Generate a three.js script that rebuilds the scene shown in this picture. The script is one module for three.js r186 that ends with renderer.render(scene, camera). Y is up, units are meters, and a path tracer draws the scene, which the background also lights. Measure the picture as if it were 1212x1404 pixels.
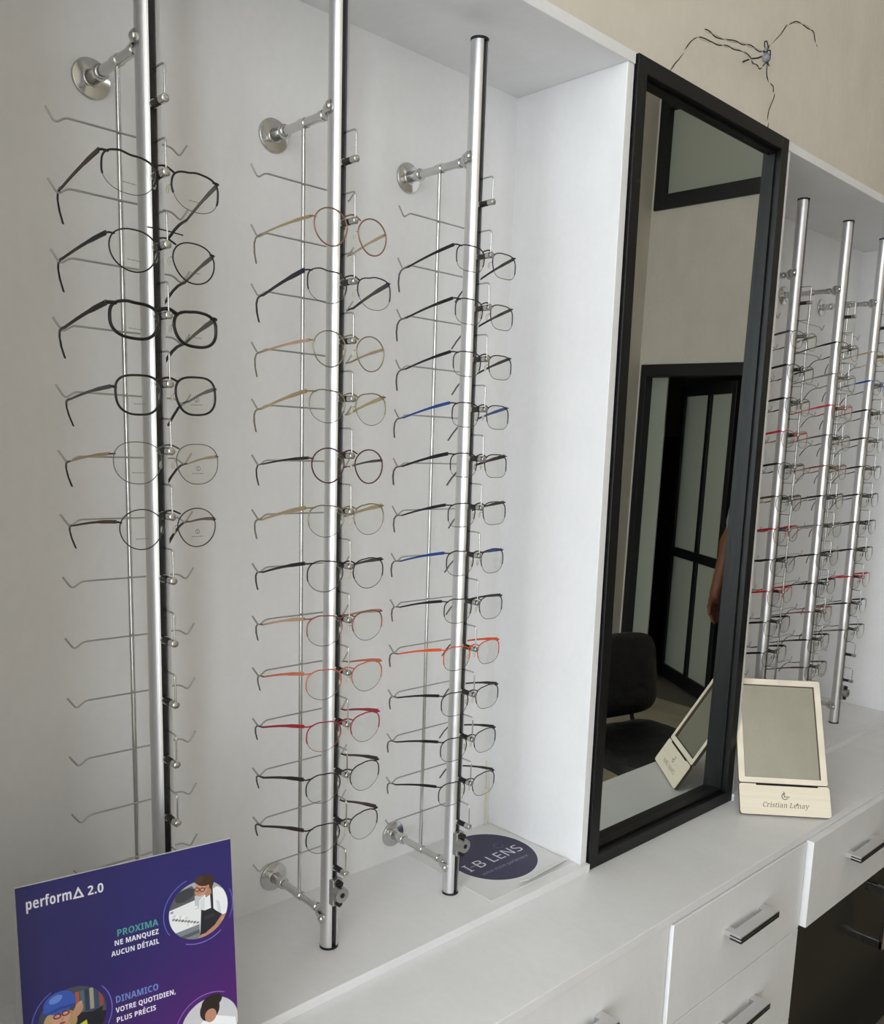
import * as THREE from 'three';
import { RoundedBoxGeometry } from 'three/addons/geometries/RoundedBoxGeometry.js';
import { mergeGeometries, mergeVertices } from 'three/addons/utils/BufferGeometryUtils.js';
import { MarchingCubes } from 'three/addons/objects/MarchingCubes.js';
import { RectAreaLightUniformsLib } from 'three/addons/lights/RectAreaLightUniformsLib.js';
import { ImprovedNoise } from 'three/addons/math/ImprovedNoise.js';

// ---------------------------------------------------------------- camera, sky, exposure
const scene = new THREE.Scene();
const camera = new THREE.PerspectiveCamera(2 * Math.atan(702 / 1204.06) * 180 / Math.PI, 1212 / 1404, 0.02, 60);
camera.position.set(-1.2395, 1.5398, 1.2131);
camera.rotation.set(-0.1603, -0.7888, 0.0401, 'YXZ');
camera.setViewOffset(1212, 1404, -64.3, -104.57, 1212, 1404);
scene.background = new THREE.Color().setRGB(0.90, 0.945, 1.0);
scene.backgroundIntensity = 4.0;
const renderer = new THREE.WebGLRenderer({ antialias: true });
renderer.toneMapping = THREE.LinearToneMapping;
renderer.toneMappingExposure = 0.9;
renderer.shadowMap.enabled = true;
// daylight entering at the three street windows, one area light per opening: [centre, size, direction]
RectAreaLightUniformsLib.init();
for (const [x, y, z, w, h, dx, dz] of [[-3.28, 1.725, 1.4, 2.08, 2.83, 1, 0], [-2.7, 1.7, 2.6, 0.68, 2.58, 0, -1], [1.65, 3.275, 2.6, 1.38, 0.13, 0, -1]]) {
  const l = new THREE.RectAreaLight(scene.background, 4.0, w, h); l.name = 'window_daylight'; l.position.set(x, y, z); l.lookAt(x + dx, y, z + dz); scene.add(l);
}

// ---------------------------------------------------------------- helpers
let seed = 7;
const rnd = () => { seed = (seed * 1664525 + 1013904223) >>> 0; return seed / 4294967296; };
const V = (x, y, z) => new THREE.Vector3(x, y, z);
const used = {};
function numbered(n) { used[n] = (used[n] ?? -1) + 1; return used[n] ? n + '_' + String(used[n]).padStart(3, '0') : n; }
function tag(o, label, category, group, kind) {
  o.userData = { label, category };
  if (group) o.userData.group = group;
  if (kind) o.userData.kind = kind;
  return o;
}
function thing(name, label, category, pos = [0, 0, 0], ry = 0, group, kind) {
  const g = new THREE.Group(); g.name = numbered(name); g.position.set(...pos); g.rotation.y = ry;
  scene.add(g); return tag(g, label, category, group, kind);
}
function part(name, geo, mat, parent, label) {
  if (Array.isArray(geo)) geo = geo.length > 1 ? mergeGeometries(geo.map(g => { const h = g.index ? g.toNonIndexed() : g; for (const k of Object.keys(h.attributes)) if (!['position', 'normal', 'uv'].includes(k)) h.deleteAttribute(k); return h; })) : geo[0];
  const m = new THREE.Mesh(geo, mat); m.name = parent ? name : numbered(name); m.castShadow = m.receiveShadow = true;
  (parent || scene).add(m);
  if (label) m.userData.label = label;
  return m;
}
const boxc = (w, h, d, x = 0, y = 0, z = 0) => new THREE.BoxGeometry(w, h, d).translate(x, y, z);
// box from min/max corners, with softly rounded edges when r > 0; uv in metres
function bx(x0, x1, y0, y1, z0, z1, r = 0) {
  const w = x1 - x0, h = y1 - y0, d = z1 - z0;
  const g = r ? new RoundedBoxGeometry(w, h, d, 2, Math.min(r, w / 2.1, h / 2.1, d / 2.1)) : new THREE.BoxGeometry(w, h, d);
  g.translate((x0 + x1) / 2, (y0 + y1) / 2, (z0 + z1) / 2);
  const p = g.attributes.position, n = g.attributes.normal, uv = g.attributes.uv;
  for (let i = 0; i < p.count; i++) {
    const ax = Math.abs(n.getX(i)), ay = Math.abs(n.getY(i)), az = Math.abs(n.getZ(i));
    if (ay >= ax && ay >= az) uv.setXY(i, p.getX(i), p.getZ(i)); else if (ax >= az) uv.setXY(i, p.getZ(i), p.getY(i)); else uv.setXY(i, p.getX(i), p.getY(i));
  }
  return g;
}
const cyl = (r0, r1, a, b, seg = 16) => {           // tapered cylinder between two points
  const d = b.clone().sub(a), g = new THREE.CylinderGeometry(r1, r0, d.length(), seg);
  g.applyQuaternion(new THREE.Quaternion().setFromUnitVectors(V(0, 1, 0), d.clone().normalize()));
  return g.translate((a.x + b.x) / 2, (a.y + b.y) / 2, (a.z + b.z) / 2);
};
const tube = (pts, r, seg = 24, rad = 6, closed = false, tension = 0.5) => new THREE.TubeGeometry(new THREE.CatmullRomCurve3(pts, closed, 'catmullrom', tension), seg, r, rad, closed);
const sph = (r, x, y, z, s = [1, 1, 1]) => new THREE.SphereGeometry(r, 14, 10).scale(...s).translate(x, y, z);
// bent wire with small fillets at the corners
function wire(pts, r, fillet = 0.004, rad = 6) {
  const path = new THREE.CurvePath();
  let a = pts[0];
  for (let i = 1; i < pts.length - 1; i++) {
    const p = pts[i], d0 = a.clone().sub(p), d1 = pts[i + 1].clone().sub(p);
    const f = Math.min(fillet, d0.length() * 0.49, d1.length() * 0.49);
    const q0 = p.clone().add(d0.normalize().multiplyScalar(f)), q1 = p.clone().add(d1.normalize().multiplyScalar(f));
    path.add(new THREE.LineCurve3(a, q0)); path.add(new THREE.QuadraticBezierCurve3(q0, p, q1)); a = q1;
  }
  path.add(new THREE.LineCurve3(a, pts[pts.length - 1]));
  const P = [];
  for (const c of path.curves) { const k = c.isLineCurve3 ? 1 : 4; for (let i = 0; i < k; i++) P.push(c.getPoint(i / k)); }
  P.push(pts[pts.length - 1]);
  const poly = new THREE.CurvePath(); for (let i = 0; i < P.length - 1; i++) poly.add(new THREE.LineCurve3(P[i], P[i + 1]));
  return sweepRound(P, r, rad);
}
function sweepRound(P, r, rad) {
  const pos = [], idx = [], N = P.length; let up = V(0.13, 0.31, 0.94).normalize();
  for (let i = 0; i < N; i++) {
    const t = P[Math.min(i + 1, N - 1)].clone().sub(P[Math.max(i - 1, 0)]).normalize();
    let s = up.clone().sub(t.clone().multiplyScalar(up.dot(t)));
    if (s.length() < 1e-3) s = V(1, 0, 0).sub(t.clone().multiplyScalar(t.x));
    s.normalize(); up = s.clone(); const b = t.clone().cross(s);
    const rr = Array.isArray(r) ? r[i] : r;
    for (let j = 0; j < rad; j++) { const a = j / rad * Math.PI * 2; const q = P[i].clone().addScaledVector(s, Math.cos(a) * rr).addScaledVector(b, Math.sin(a) * rr); pos.push(q.x, q.y, q.z); }
  }
  for (let i = 0; i < N - 1; i++) for (let j = 0; j < rad; j++) { const a = i * rad + j, b = i * rad + (j + 1) % rad, c = a + rad, d = b + rad; idx.push(a, b, c, b, d, c); }
  for (const [o, f] of [[0, 1], [(N - 1) * rad, 0]]) for (let j = 1; j < rad - 1; j++) f ? idx.push(o, o + j + 1, o + j) : idx.push(o, o + j, o + j + 1);
  const g = new THREE.BufferGeometry(); g.setAttribute('position', new THREE.Float32BufferAttribute(pos, 3)); g.setIndex(idx);
  g.setAttribute('uv', new THREE.Float32BufferAttribute(new Float32Array(pos.length / 3 * 2), 2)); g.computeVertexNormals(); return g;
}
// flat strip swept along a path that lies in a plane x ~ const: half width hw (x), half heights hh[i]
function strip(P, hw, hh) {
  const pos = [], idx = [], N = P.length;
  for (let i = 0; i < N; i++) {
    const t = P[Math.min(i + 1, N - 1)].clone().sub(P[Math.max(i - 1, 0)]).normalize(), u = V(0, -t.z, t.y).normalize(), h = hh[i];
    for (const [a, b] of [[-1, -1], [1, -1], [1, 1], [-1, 1]]) pos.push(P[i].x + a * hw, P[i].y + u.y * b * h, P[i].z + u.z * b * h);
  }
  for (let i = 0; i < N - 1; i++) for (let j = 0; j < 4; j++) { const a = i * 4 + j, b = i * 4 + (j + 1) % 4, c = a + 4, d = b + 4; idx.push(a, b, c, b, d, c); }
  idx.push(0, 2, 1, 0, 3, 2); const o = (N - 1) * 4; idx.push(o, o + 1, o + 2, o, o + 2, o + 3);
  let g = new THREE.BufferGeometry(); g.setAttribute('position', new THREE.Float32BufferAttribute(pos, 3)); g.setIndex(idx);
  g = g.toNonIndexed(); g.setAttribute('uv', new THREE.Float32BufferAttribute(new Float32Array(g.attributes.position.count * 2), 2)); g.computeVertexNormals(); return g;
}

// ---------------------------------------------------------------- materials
const noise = new ImprovedNoise();
function noiseTex(size, fn, srgb) {
  const d = new Uint8Array(size * size * 4);
  for (let y = 0; y < size; y++) for (let x = 0; x < size; x++) { const c = fn(x / size, y / size), i = (y * size + x) * 4; d[i] = c[0]; d[i + 1] = c[1]; d[i + 2] = c[2]; d[i + 3] = 255; }
  const t = new THREE.DataTexture(d, size, size); t.wrapS = t.wrapT = THREE.RepeatWrapping; t.magFilter = THREE.LinearFilter; t.minFilter = THREE.LinearMipmapLinearFilter; t.generateMipmaps = true;
  if (srgb) t.colorSpace = THREE.SRGBColorSpace; t.needsUpdate = true; return t;
}
const tn = (u, v, f, z) => { const a = u * Math.PI * 2, b = v * Math.PI * 2; return noise.noise(Math.cos(a) * f + 9, Math.sin(a) * f + z, Math.cos(b) * f) + noise.noise(Math.sin(b) * f + 3, Math.cos(a) * f - z, Math.sin(a) * f); };
const plasterBump = noiseTex(256, (u, v) => { const n = 128 + 55 * tn(u, v, 6, 1.3) + 30 * tn(u, v, 17, 4.1); return [n, n, n]; });
const paintTex = noiseTex(256, (u, v) => { const n = 1 + 0.018 * tn(u, v, 1.6, 2.2) + 0.010 * tn(u, v, 9, 5.3); return [Math.min(255, 229 * n), Math.min(255, 221 * n), Math.min(255, 208 * n)]; }, true);
const melamineTex = noiseTex(256, (u, v) => { const n = 1 + 0.010 * tn(u, v, 2.1, 7.2) + 0.007 * tn(u, v, 15, 1.3); return [Math.min(255, 235 * n), Math.min(255, 235 * n), Math.min(255, 236 * n)]; }, true);
const S = (o) => new THREE.MeshStandardMaterial(o);
const col = (r, g, b) => new THREE.Color().setRGB(r, g, b);
const M = {
  paint: S({ map: paintTex, bumpMap: plasterBump, bumpScale: 0.0006, roughness: 0.85 }),
  ceiling: S({ color: 0xe9e4d8, roughness: 0.9, bumpMap: plasterBump, bumpScale: 0.0004 }),
  melamine: S({ map: melamineTex, roughness: 0.42 }),
  edge: S({ color: 0xe4e6e8, roughness: 0.4 }),
  drawer: S({ map: melamineTex, roughness: 0.36 }),
  frameBlack: new THREE.MeshPhysicalMaterial({ color: 0x0a0b0c, roughness: 0.4, specularIntensity: 0.7 }),
  frameBlackMatte: S({ color: 0x0e0f11, roughness: 0.5 }),
  blackGap: S({ color: 0x0a0a0a, roughness: 0.9 }),
  blackGloss: new THREE.MeshPhysicalMaterial({ color: 0x0b0c0b, roughness: 0.25, specularIntensity: 0.55 }),
  mirror: S({ color: col(0.61, 0.64, 0.62), metalness: 1, roughness: 0.0 }),
  chrome: S({ color: col(0.62, 0.62, 0.61), metalness: 1, roughness: 0.14 }),
  alu: S({ color: col(0.76, 0.76, 0.77), metalness: 1, roughness: 0.4 }),
  wire: S({ color: col(0.48, 0.48, 0.48), metalness: 1, roughness: 0.32 }),
  rubber: S({ color: 0x141414, roughness: 0.55 }),
  lockMetal: S({ color: col(0.45, 0.45, 0.44), metalness: 1, roughness: 0.38 }),
  lens: new THREE.MeshPhysicalMaterial({ color: col(0.985, 0.99, 0.985), roughness: 0.0, transmission: 1, thickness: 0, ior: 1.45 }),
  pad: new THREE.MeshPhysicalMaterial({ color: col(0.86, 0.84, 0.74), roughness: 0.3, transmission: 0.6, thickness: 0 }),
  print: S({ color: 0x6b6f7a, roughness: 0.6 }),
  glass: new THREE.MeshPhysicalMaterial({ color: col(0.97, 0.985, 0.98), roughness: 0, transmission: 1, thickness: 0, ior: 1.45 }),
  ply: S({ map: noiseTex(256, (u, v) => { const n = 1 + 0.03 * tn(u * 0.5, v, 1.5, 3.3) + 0.02 * Math.sin(v * 90 + 5 * tn(u, v, 1, 2)); return [Math.min(255, 233 * n), 223 * n, 205 * n]; }, true), roughness: 0.6 }),
  plyEdge: S({ color: 0x5d4b38, roughness: 0.7 }),
  leather: S({ color: 0x0c0d11, roughness: 0.42, bumpMap: plasterBump, bumpScale: 0.002 }),
  white: S({ color: 0xeeeeec, roughness: 0.6 }),
  tile: S({ map: noiseTex(256, (u, v) => { const n = 1 + 0.06 * tn(u, v, 2, 1.1) + 0.04 * tn(u, v, 12, 3.1); return [178 * n, 168 * n, 146 * n]; }, true), roughness: 0.3 }),
  grout: S({ color: 0x6d675b, roughness: 0.9 }),
  frosted: S({ color: 0xb4b6a8, roughness: 0.45 }),
};

// ---------------------------------------------------------------- the room
const XL = -3.3, XR = 3.4, ZF = 2.62, YC = 3.75;
const struct = (name, geo, mat, label, category) => { const m = part(name, geo, mat); m.userData = { label, category, kind: 'structure' }; return m; };
struct('wall_back', bx(XL - 0.2, XR + 2, -0.1, YC + 0.2, -0.2, 0), M.paint, 'cream painted plaster wall above the white display niches', 'wall');
const FW = [[-3.1, -2.3, 0.35, 3.05], [0.9, 2.4, 3.15, 3.4]];   // street windows in the long wall: one by the corner, a slim transom
struct('wall_front', [bx(XL - 0.2, FW[0][0], -0.1, YC + 0.2, ZF, ZF + 0.2), bx(FW[0][1], FW[1][0], -0.1, YC + 0.2, ZF, ZF + 0.2), bx(FW[1][1], XR, -0.1, YC + 0.2, ZF, ZF + 0.2),
  ...FW.flatMap(([a, b, c, d]) => [bx(a, b, -0.1, c, ZF, ZF + 0.2), bx(a, b, d, YC + 0.2, ZF, ZF + 0.2)])], M.paint, 'cream painted wall opposite the display niches', 'wall');
struct('ceiling', bx(XL - 0.2, XR + 0.2, YC, YC + 0.2, -0.2, ZF + 0.2), M.ceiling, 'off-white plaster ceiling high over the shop', 'ceiling');
// street side: wall with a wide shop window
const WZ0 = 0.3, WZ1 = 2.5, WY0 = 0.25, WY1 = 3.2;
struct('wall_left', [bx(XL - 0.2, XL, -0.1, WY0, 0, ZF), bx(XL - 0.2, XL, WY1, YC, 0, ZF), bx(XL - 0.2, XL, WY0, WY1, 0, WZ0), bx(XL - 0.2, XL, WY0, WY1, WZ1, ZF)], M.paint, 'cream painted street wall around the wide shop window', 'wall');
{
  const w = thing('window_1', 'wide shop window with black frame facing the street', 'window', [XL - 0.1, 0, 0], 0, null, 'structure');
  const b = 0.06;
  for (const [z0, z1] of [[WZ0, WZ0 + b], [WZ1 - b, WZ1], [(WZ0 + WZ1) / 2 - b / 2, (WZ0 + WZ1) / 2 + b / 2]]) part('mullion', bx(-0.03, 0.03, WY0, WY1, z0, z1, 0.004), M.frameBlack, w);
  for (const [y0, y1] of [[WY0, WY0 + b], [WY1 - b, WY1]]) part('rail', bx(-0.03, 0.03, y0, y1, WZ0, WZ1, 0.004), M.frameBlack, w);
  for (const [z0, z1] of [[WZ0 + b, (WZ0 + WZ1) / 2 - b / 2], [(WZ0 + WZ1) / 2 + b / 2, WZ1 - b]]) part('pane', bx(-0.003, 0.003, WY0 + b, WY1 - b, z0, z1), M.glass, w);
}
FW.forEach(([a, b, c, d], i) => {
  const w = thing('window_' + (i + 3), i ? 'slim black framed transom window high in the long wall' : 'black framed street window beside the shop corner', 'window', [0, 0, ZF + 0.1], 0, null, 'structure'), t = 0.06;
  for (const x of [a, b - t]) part('mullion', bx(x, x + t, c, d, -0.03, 0.03, 0.004), M.frameBlack, w);
  for (const y of [c, d - t]) part('rail', bx(a + t, b - t, y, y + t, -0.03, 0.03, 0.004), M.frameBlack, w);
  part('pane', bx(a + t, b - t, c + t, d - t, -0.003, 0.003), M.glass, w);
});
struct('ground', [bx(-14, XL - 0.2, -0.3, -0.12, -8, 13), bx(XL - 0.2, XR + 2, -0.3, -0.12, 4.1, 13)], S({ color: 0x9a9a96, roughness: 0.9 }), 'pale paved street outside the shop window', 'pavement');
// right wall with a door opening and a transom light above it
const DZ0 = 1.82, DZ1 = 2.595, DY = 2.045, TY0 = 2.95, TY1 = 3.58;
struct('wall_right', [bx(XR, XR + 0.14, -0.1, YC, 0, DZ0), bx(XR, XR + 0.14, DY, TY0, DZ0, DZ1), bx(XR, XR + 0.14, TY1, YC, DZ0, DZ1), bx(XR, XR + 0.14, -0.1, YC, DZ1, ZF + 0.2)], M.paint, 'cream painted end wall with a doorway and a transom', 'wall');
{
  const t = thing('window_2', 'black framed transom window high above the doorway', 'window', [XR, 0, 0], 0, null, 'structure');
  const b = 0.065;
  part('stile', bx(-0.02, 0.07, TY0, TY1, DZ1 - b, DZ1, 0.004), M.frameBlackMatte, t); part('stile', bx(-0.02, 0.07, TY0, TY1, DZ0, DZ0 + b, 0.004), M.frameBlackMatte, t);
  part('rail', bx(-0.02, 0.07, TY0, TY0 + b + 0.02, DZ0 + b, DZ1 - b, 0.004), M.frameBlackMatte, t); part('rail', bx(-0.02, 0.07, TY1 - b, TY1, DZ0 + b, DZ1 - b, 0.004), M.frameBlackMatte, t);
  part('pane', bx(0.03, 0.04, TY0 + b + 0.02, TY1 - b, DZ0 + b, DZ1 - b), M.frosted, t);
  const d = thing('door_1', 'black framed doorway with a glazed leaf standing ajar', 'door', [XR, 0, 0], 0, null, 'structure');
  part('jamb', bx(-0.02, 0.15, 0, DY, DZ1 - 0.045, DZ1, 0.004), M.frameBlackMatte, d); part('jamb', bx(-0.02, 0.15, 0, DY, DZ0, DZ0 + 0.05, 0.004), M.frameBlackMatte, d);
  part('lintel', bx(-0.02, 0.15, DY - 0.075, DY, DZ0 + 0.05, DZ1 - 0.045, 0.004), M.frameBlackMatte, d);
  part('sidelight', bx(0.05, 0.06, 0, DY - 0.075, DZ1 - 0.045 - 0.115, DZ1 - 0.045), M.frosted, d);
  // leaf swung outward about the near jamb
  const leaf = new THREE.Group(); leaf.name = 'leaf'; d.add(leaf); leaf.position.set(0.02, 0, DZ0 + 0.1); leaf.rotation.y = -Math.atan2(-0.515, 0.857) ;
  leaf.rotation.y = Math.atan2(0.515, 0.857);
  const W = 0.70, H = DY - 0.1, s = 0.05;   // local: along +z from hinge
  part('stile', bx(-0.02, 0.02, 0.01, H, 0, s, 0.003), M.frameBlackMatte, leaf); part('stile', bx(-0.02, 0.02, 0.01, H, W - s, W, 0.003), M.frameBlackMatte, leaf);
  part('stile', bx(-0.02, 0.02, 0.01, H, W * 0.46 - 0.022, W * 0.46 + 0.022, 0.003), M.frameBlackMatte, leaf);
  for (const [y0, y1] of [[0.01, 0.1], [0.84, 0.9], [H - 0.07, H]]) part('rail', bx(-0.02, 0.02, y0, y1, s, W - s, 0.003), M.frameBlackMatte, leaf);
  for (const [y0, y1] of [[0.1, 0.84], [0.9, H - 0.07]]) for (const [z0, z1] of [[s, W * 0.46 - 0.022], [W * 0.46 + 0.022, W - s]]) part('pane', bx(-0.004, 0.004, y0, y1, z0, z1), M.frosted, leaf);
}
// the unlit room behind the doorway
struct('wall_passage', [bx(XR + 1.9, XR + 2, -0.1, YC, 0.6, 4.1), bx(XR + 0.14, XR + 2, -0.1, YC, 4.0, 4.1), bx(XR + 0.14, XR + 2, -0.1, YC, 0.5, 0.6), bx(XR + 0.14, XR + 2, 2.6, 2.75, 0.6, 4.0), bx(XR + 0.02, XR + 0.14, -0.1, YC, ZF + 0.2, 4.1)], M.paint, 'cream walls of the unlit room beyond the doorway', 'wall');
{
  const c = thing('tall_cupboard', 'tall black cupboard in the dark room beyond the doorway', 'cupboard', [XR + 1.15, 0, 3.02]);
  part('body', bx(-0.45, 0.45, 0.08, 1.62, -0.25, 0.25, 0.006), M.frameBlackMatte, c);
  part('plinth', bx(-0.42, 0.42, 0, 0.08, -0.22, 0.22), M.frameBlackMatte, c);
  for (const s of [-1, 1]) { const dr = part('door', bx(s > 0 ? 0.003 : -0.445, s > 0 ? 0.445 : -0.003, 0.1, 1.6, -0.268, -0.25, 0.003), M.frameBlack, c); part('handle', bx(s * 0.05 - 0.006, s * 0.05 + 0.006, 0.8, 0.95, -0.29, -0.27, 0.003), M.alu, dr); }
}
// floor: grout bed with single tiles
{
  const f = struct('floor', bx(XL - 0.2, XR + 2, -0.12, -0.004, -0.2, 4.1), M.grout, 'beige tiled shop floor', 'floor');
  const T = 0.4, tg = new RoundedBoxGeometry(T - 0.004, 0.01, T - 0.004, 1, 0.0015);
  { const p = tg.attributes.position, uv = tg.attributes.uv; for (let i = 0; i < p.count; i++) uv.setXY(i, p.getX(i), p.getZ(i)); }
  const tm = [0, 1, 2].map(i => { const m = M.tile.clone(); m.color.setRGB(0.92 + i * 0.04, 0.92 + i * 0.04, 0.9 + i * 0.04); return m; });
  for (let x = 0.5; x < XR; x += T) for (let z = 0.6; z < ZF; z += T) {
    if (x + T > XR || z + T > ZF) continue;
    const m = part('tile', tg, tm[Math.floor(rnd() * 3)], f); m.position.set(x + T / 2, -0.005, z + T / 2);
  }
}

// ---------------------------------------------------------------- display niches
const YT = 2.170, YS = 0.766, ND = 0.25, YCNT = 0.75, B = 0.018;
const rb = 0.0012;
{
  const n = thing('display_niche', 'wide white open niche holding three eyewear rods', 'niche', [0, 0, 0]);
  part('back_panel', bx(-1.02, 0, YS, YT, 0, 0.006), M.melamine, n);
  part('top_panel', bx(-1.038, B, YT, YT + B, 0, ND + 0.006, rb), M.melamine, n);
  part('shelf', bx(-1.038, B, YCNT, YS, 0, 0.264, rb), M.melamine, n);
  part('side_panel', bx(0, B, YS, YT, 0, ND + 0.004, rb), M.melamine, n);
  part('side_panel', bx(-1.038, -1.02, YS, YT, 0, ND + 0.004, rb), M.melamine, n);
  const r = thing('display_niche', 'white open niche with three crowded eyewear rods past the tall mirror', 'niche', [0, 0, 0]);
  const a = 0.549;
  part('back_panel', bx(a + B, 1.54, YS, YT, 0, 0.006), M.melamine, r);
  part('top_panel', bx(a, 1.558, YT, YT + B, 0, ND + 0.006, rb), M.melamine, r);
  part('shelf', bx(a, 1.558, YCNT, YS, 0, 0.264, rb), M.melamine, r);
  part('side_panel', bx(a, a + B, YS, YT, 0, ND + 0.004, rb), M.melamine, r);
  part('side_panel', bx(1.54, 1.558, YS, YT, 0, ND + 0.004, rb), M.melamine, r);
  const c = thing('mirror_column', 'white boxed column carrying the tall mirror', 'column', [0, 0, 0]);
  part('body', bx(B + 0.001, a - 0.001, YCNT, YT + B, 0, 0.205), M.melamine, c);
}
{
  const c = thing('tall_cabinet', 'tall white cabinet at the street end of the display wall', 'cabinet', [0, 0, 0]);
  part('body', bx(-1.595, -1.066, 0.752, 2.188, 0.002, 0.40, 0.002), M.melamine, c);
  for (const [a, b] of [[-1.594, -1.332], [-1.329, -1.067]]) { const d = part('door', bx(a, b, 0.755, 2.186, 0.40, 0.418, 0.0015), M.melamine, c); part('handle', bx((a + b) / 2 < -1.33 ? -1.352 : -1.316, (a + b) / 2 < -1.33 ? -1.345 : -1.309, 1.2, 1.36, 0.418, 0.435, 0.001), M.alu, d); }
}
// tall mirror: aluminium frame around a recessed glass
{
  const x0 = 0.0205, x1 = 0.5465, y0 = YCNT + 0.0005, y1 = 2.1876, z0 = 0.207, z1 = 0.2605, w = 0.026;
  const t = thing('wall_mirror', 'tall mirror in a black profiled frame between the two niches', 'mirror', [0, 0, 0]);
  const L = (xa, xb, ya, yb) => bx(xa, xb, ya, yb, z0, z1, 0.0015);
  part('stile', L(x0, x0 + w, y0, y1), M.frameBlack, t); part('stile', L(x1 - w, x1, y0, y1), M.frameBlack, t);
  part('rail', L(x0 + w, x1 - w, y1 - w, y1), M.frameBlack, t); part('rail', L(x0 + w, x1 - w, y0, y0 + w), M.frameBlack, t);
  // thin inner bead of the profile
  const b = 0.006;
  for (const g of [bx(x0 + w, x0 + w + b, y0 + w, y1 - w, z0, 0.247, 0.001), bx(x1 - w - b, x1 - w, y0 + w, y1 - w, z0, 0.247, 0.001), bx(x0 + w, x1 - w, y1 - w - b, y1 - w, z0, 0.247, 0.001), bx(x0 + w, x1 - w, y0 + w, y0 + w + b, z0, 0.247, 0.001)]) part('bead', g, M.frameBlack, t);
  const g = part('glass', boxc(x1 - x0 - 2 * w + 0.004, y1 - y0 - 2 * w + 0.004, 0.004), M.mirror, t, 'slightly grey mirror glass');
  g.position.set((x0 + x1) / 2, (y0 + y1) / 2, 0.232); g.rotation.x = 0.4 * Math.PI / 180;
}
// worktop and the drawer units below it
const ZW = 0.4577;
{
  const w = part('worktop', bx(-1.6, 1.9, YCNT - B, YCNT, 0, ZW, 0.0012), M.melamine); tag(w, 'long white laminate worktop under the niches', 'worktop');
}
function handle(parent, x, y, z) {
  const h = new THREE.Group(); h.name = 'handle'; h.userData.label = 'brushed metal bar handle with black grooves'; parent.add(h); h.position.set(x, y, z);
  const l = 0.075;
  part('grip', [bx(-l, l, 0.0035, 0.007, 0.012, 0.036, 0.0006), bx(-l, l, -0.0025, 0.0005, 0.012, 0.036, 0.0006)], M.alu, h);
  part('inlay', [bx(-l + 0.0005, l - 0.0005, -0.0004, 0.0046, 0.0125, 0.0364), bx(-l + 0.0005, l - 0.0005, -0.0065, -0.0016, 0.0125, 0.0364)], M.rubber, h);
  for (const s of [-1, 1]) part('post', bx(s > 0 ? l - 0.02 : -l, s > 0 ? l : -l + 0.02, -0.003, 0.007, 0, 0.0125, 0.0008), M.alu, h);
}
function drawerUnit(x0, x1, label, ys, dz = 0) {
  const u = thing('drawer_unit', label, 'drawer unit', [0, 0, 0]), g = 0.0022, yb = 0.06, zf = ZW - 0.003 + dz;
  part('carcass', [bx(x0, x0 + B, yb, YCNT - B, 0.02, zf - 0.019), bx(x1 - B, x1, yb, YCNT - B, 0.02, zf - 0.019), bx(x0 + B, x1 - B, yb, YCNT - B, 0.02, 0.03), bx(x0 + B, x1 - B, yb, yb + B, 0.03, zf - 0.019), bx(x0 + B, x1 - B, 0.68, 0.70, 0.03, 0.1)], M.melamine, u);
  part('plinth', bx(x0, x1, 0, yb, 0.02, zf - 0.07), M.rubber, u);
  for (let i = 0; i < ys.length - 1; i++) {
    const d = part('drawer', bx(x0 + g, x1 - g, ys[i + 1] + g / 2, ys[i] - g / 2, zf - 0.018, zf, 0.0012), M.drawer, u);
    handle(d, (x0 + x1) / 2, ys[i] - 0.085, zf);
  }
}
const ROWS = [YCNT - B - 0.001, 0.531, 0.312, 0.064];
drawerUnit(-0.515, 0.0045, 'white drawer unit below the wide niche with bar handles', ROWS);
drawerUnit(-1.04, -0.5165, 'white drawer unit at the end behind the tent sign', ROWS);
drawerUnit(0.006, 0.518, 'white drawer unit standing below the tall mirror', ROWS, 0.006);
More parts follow.
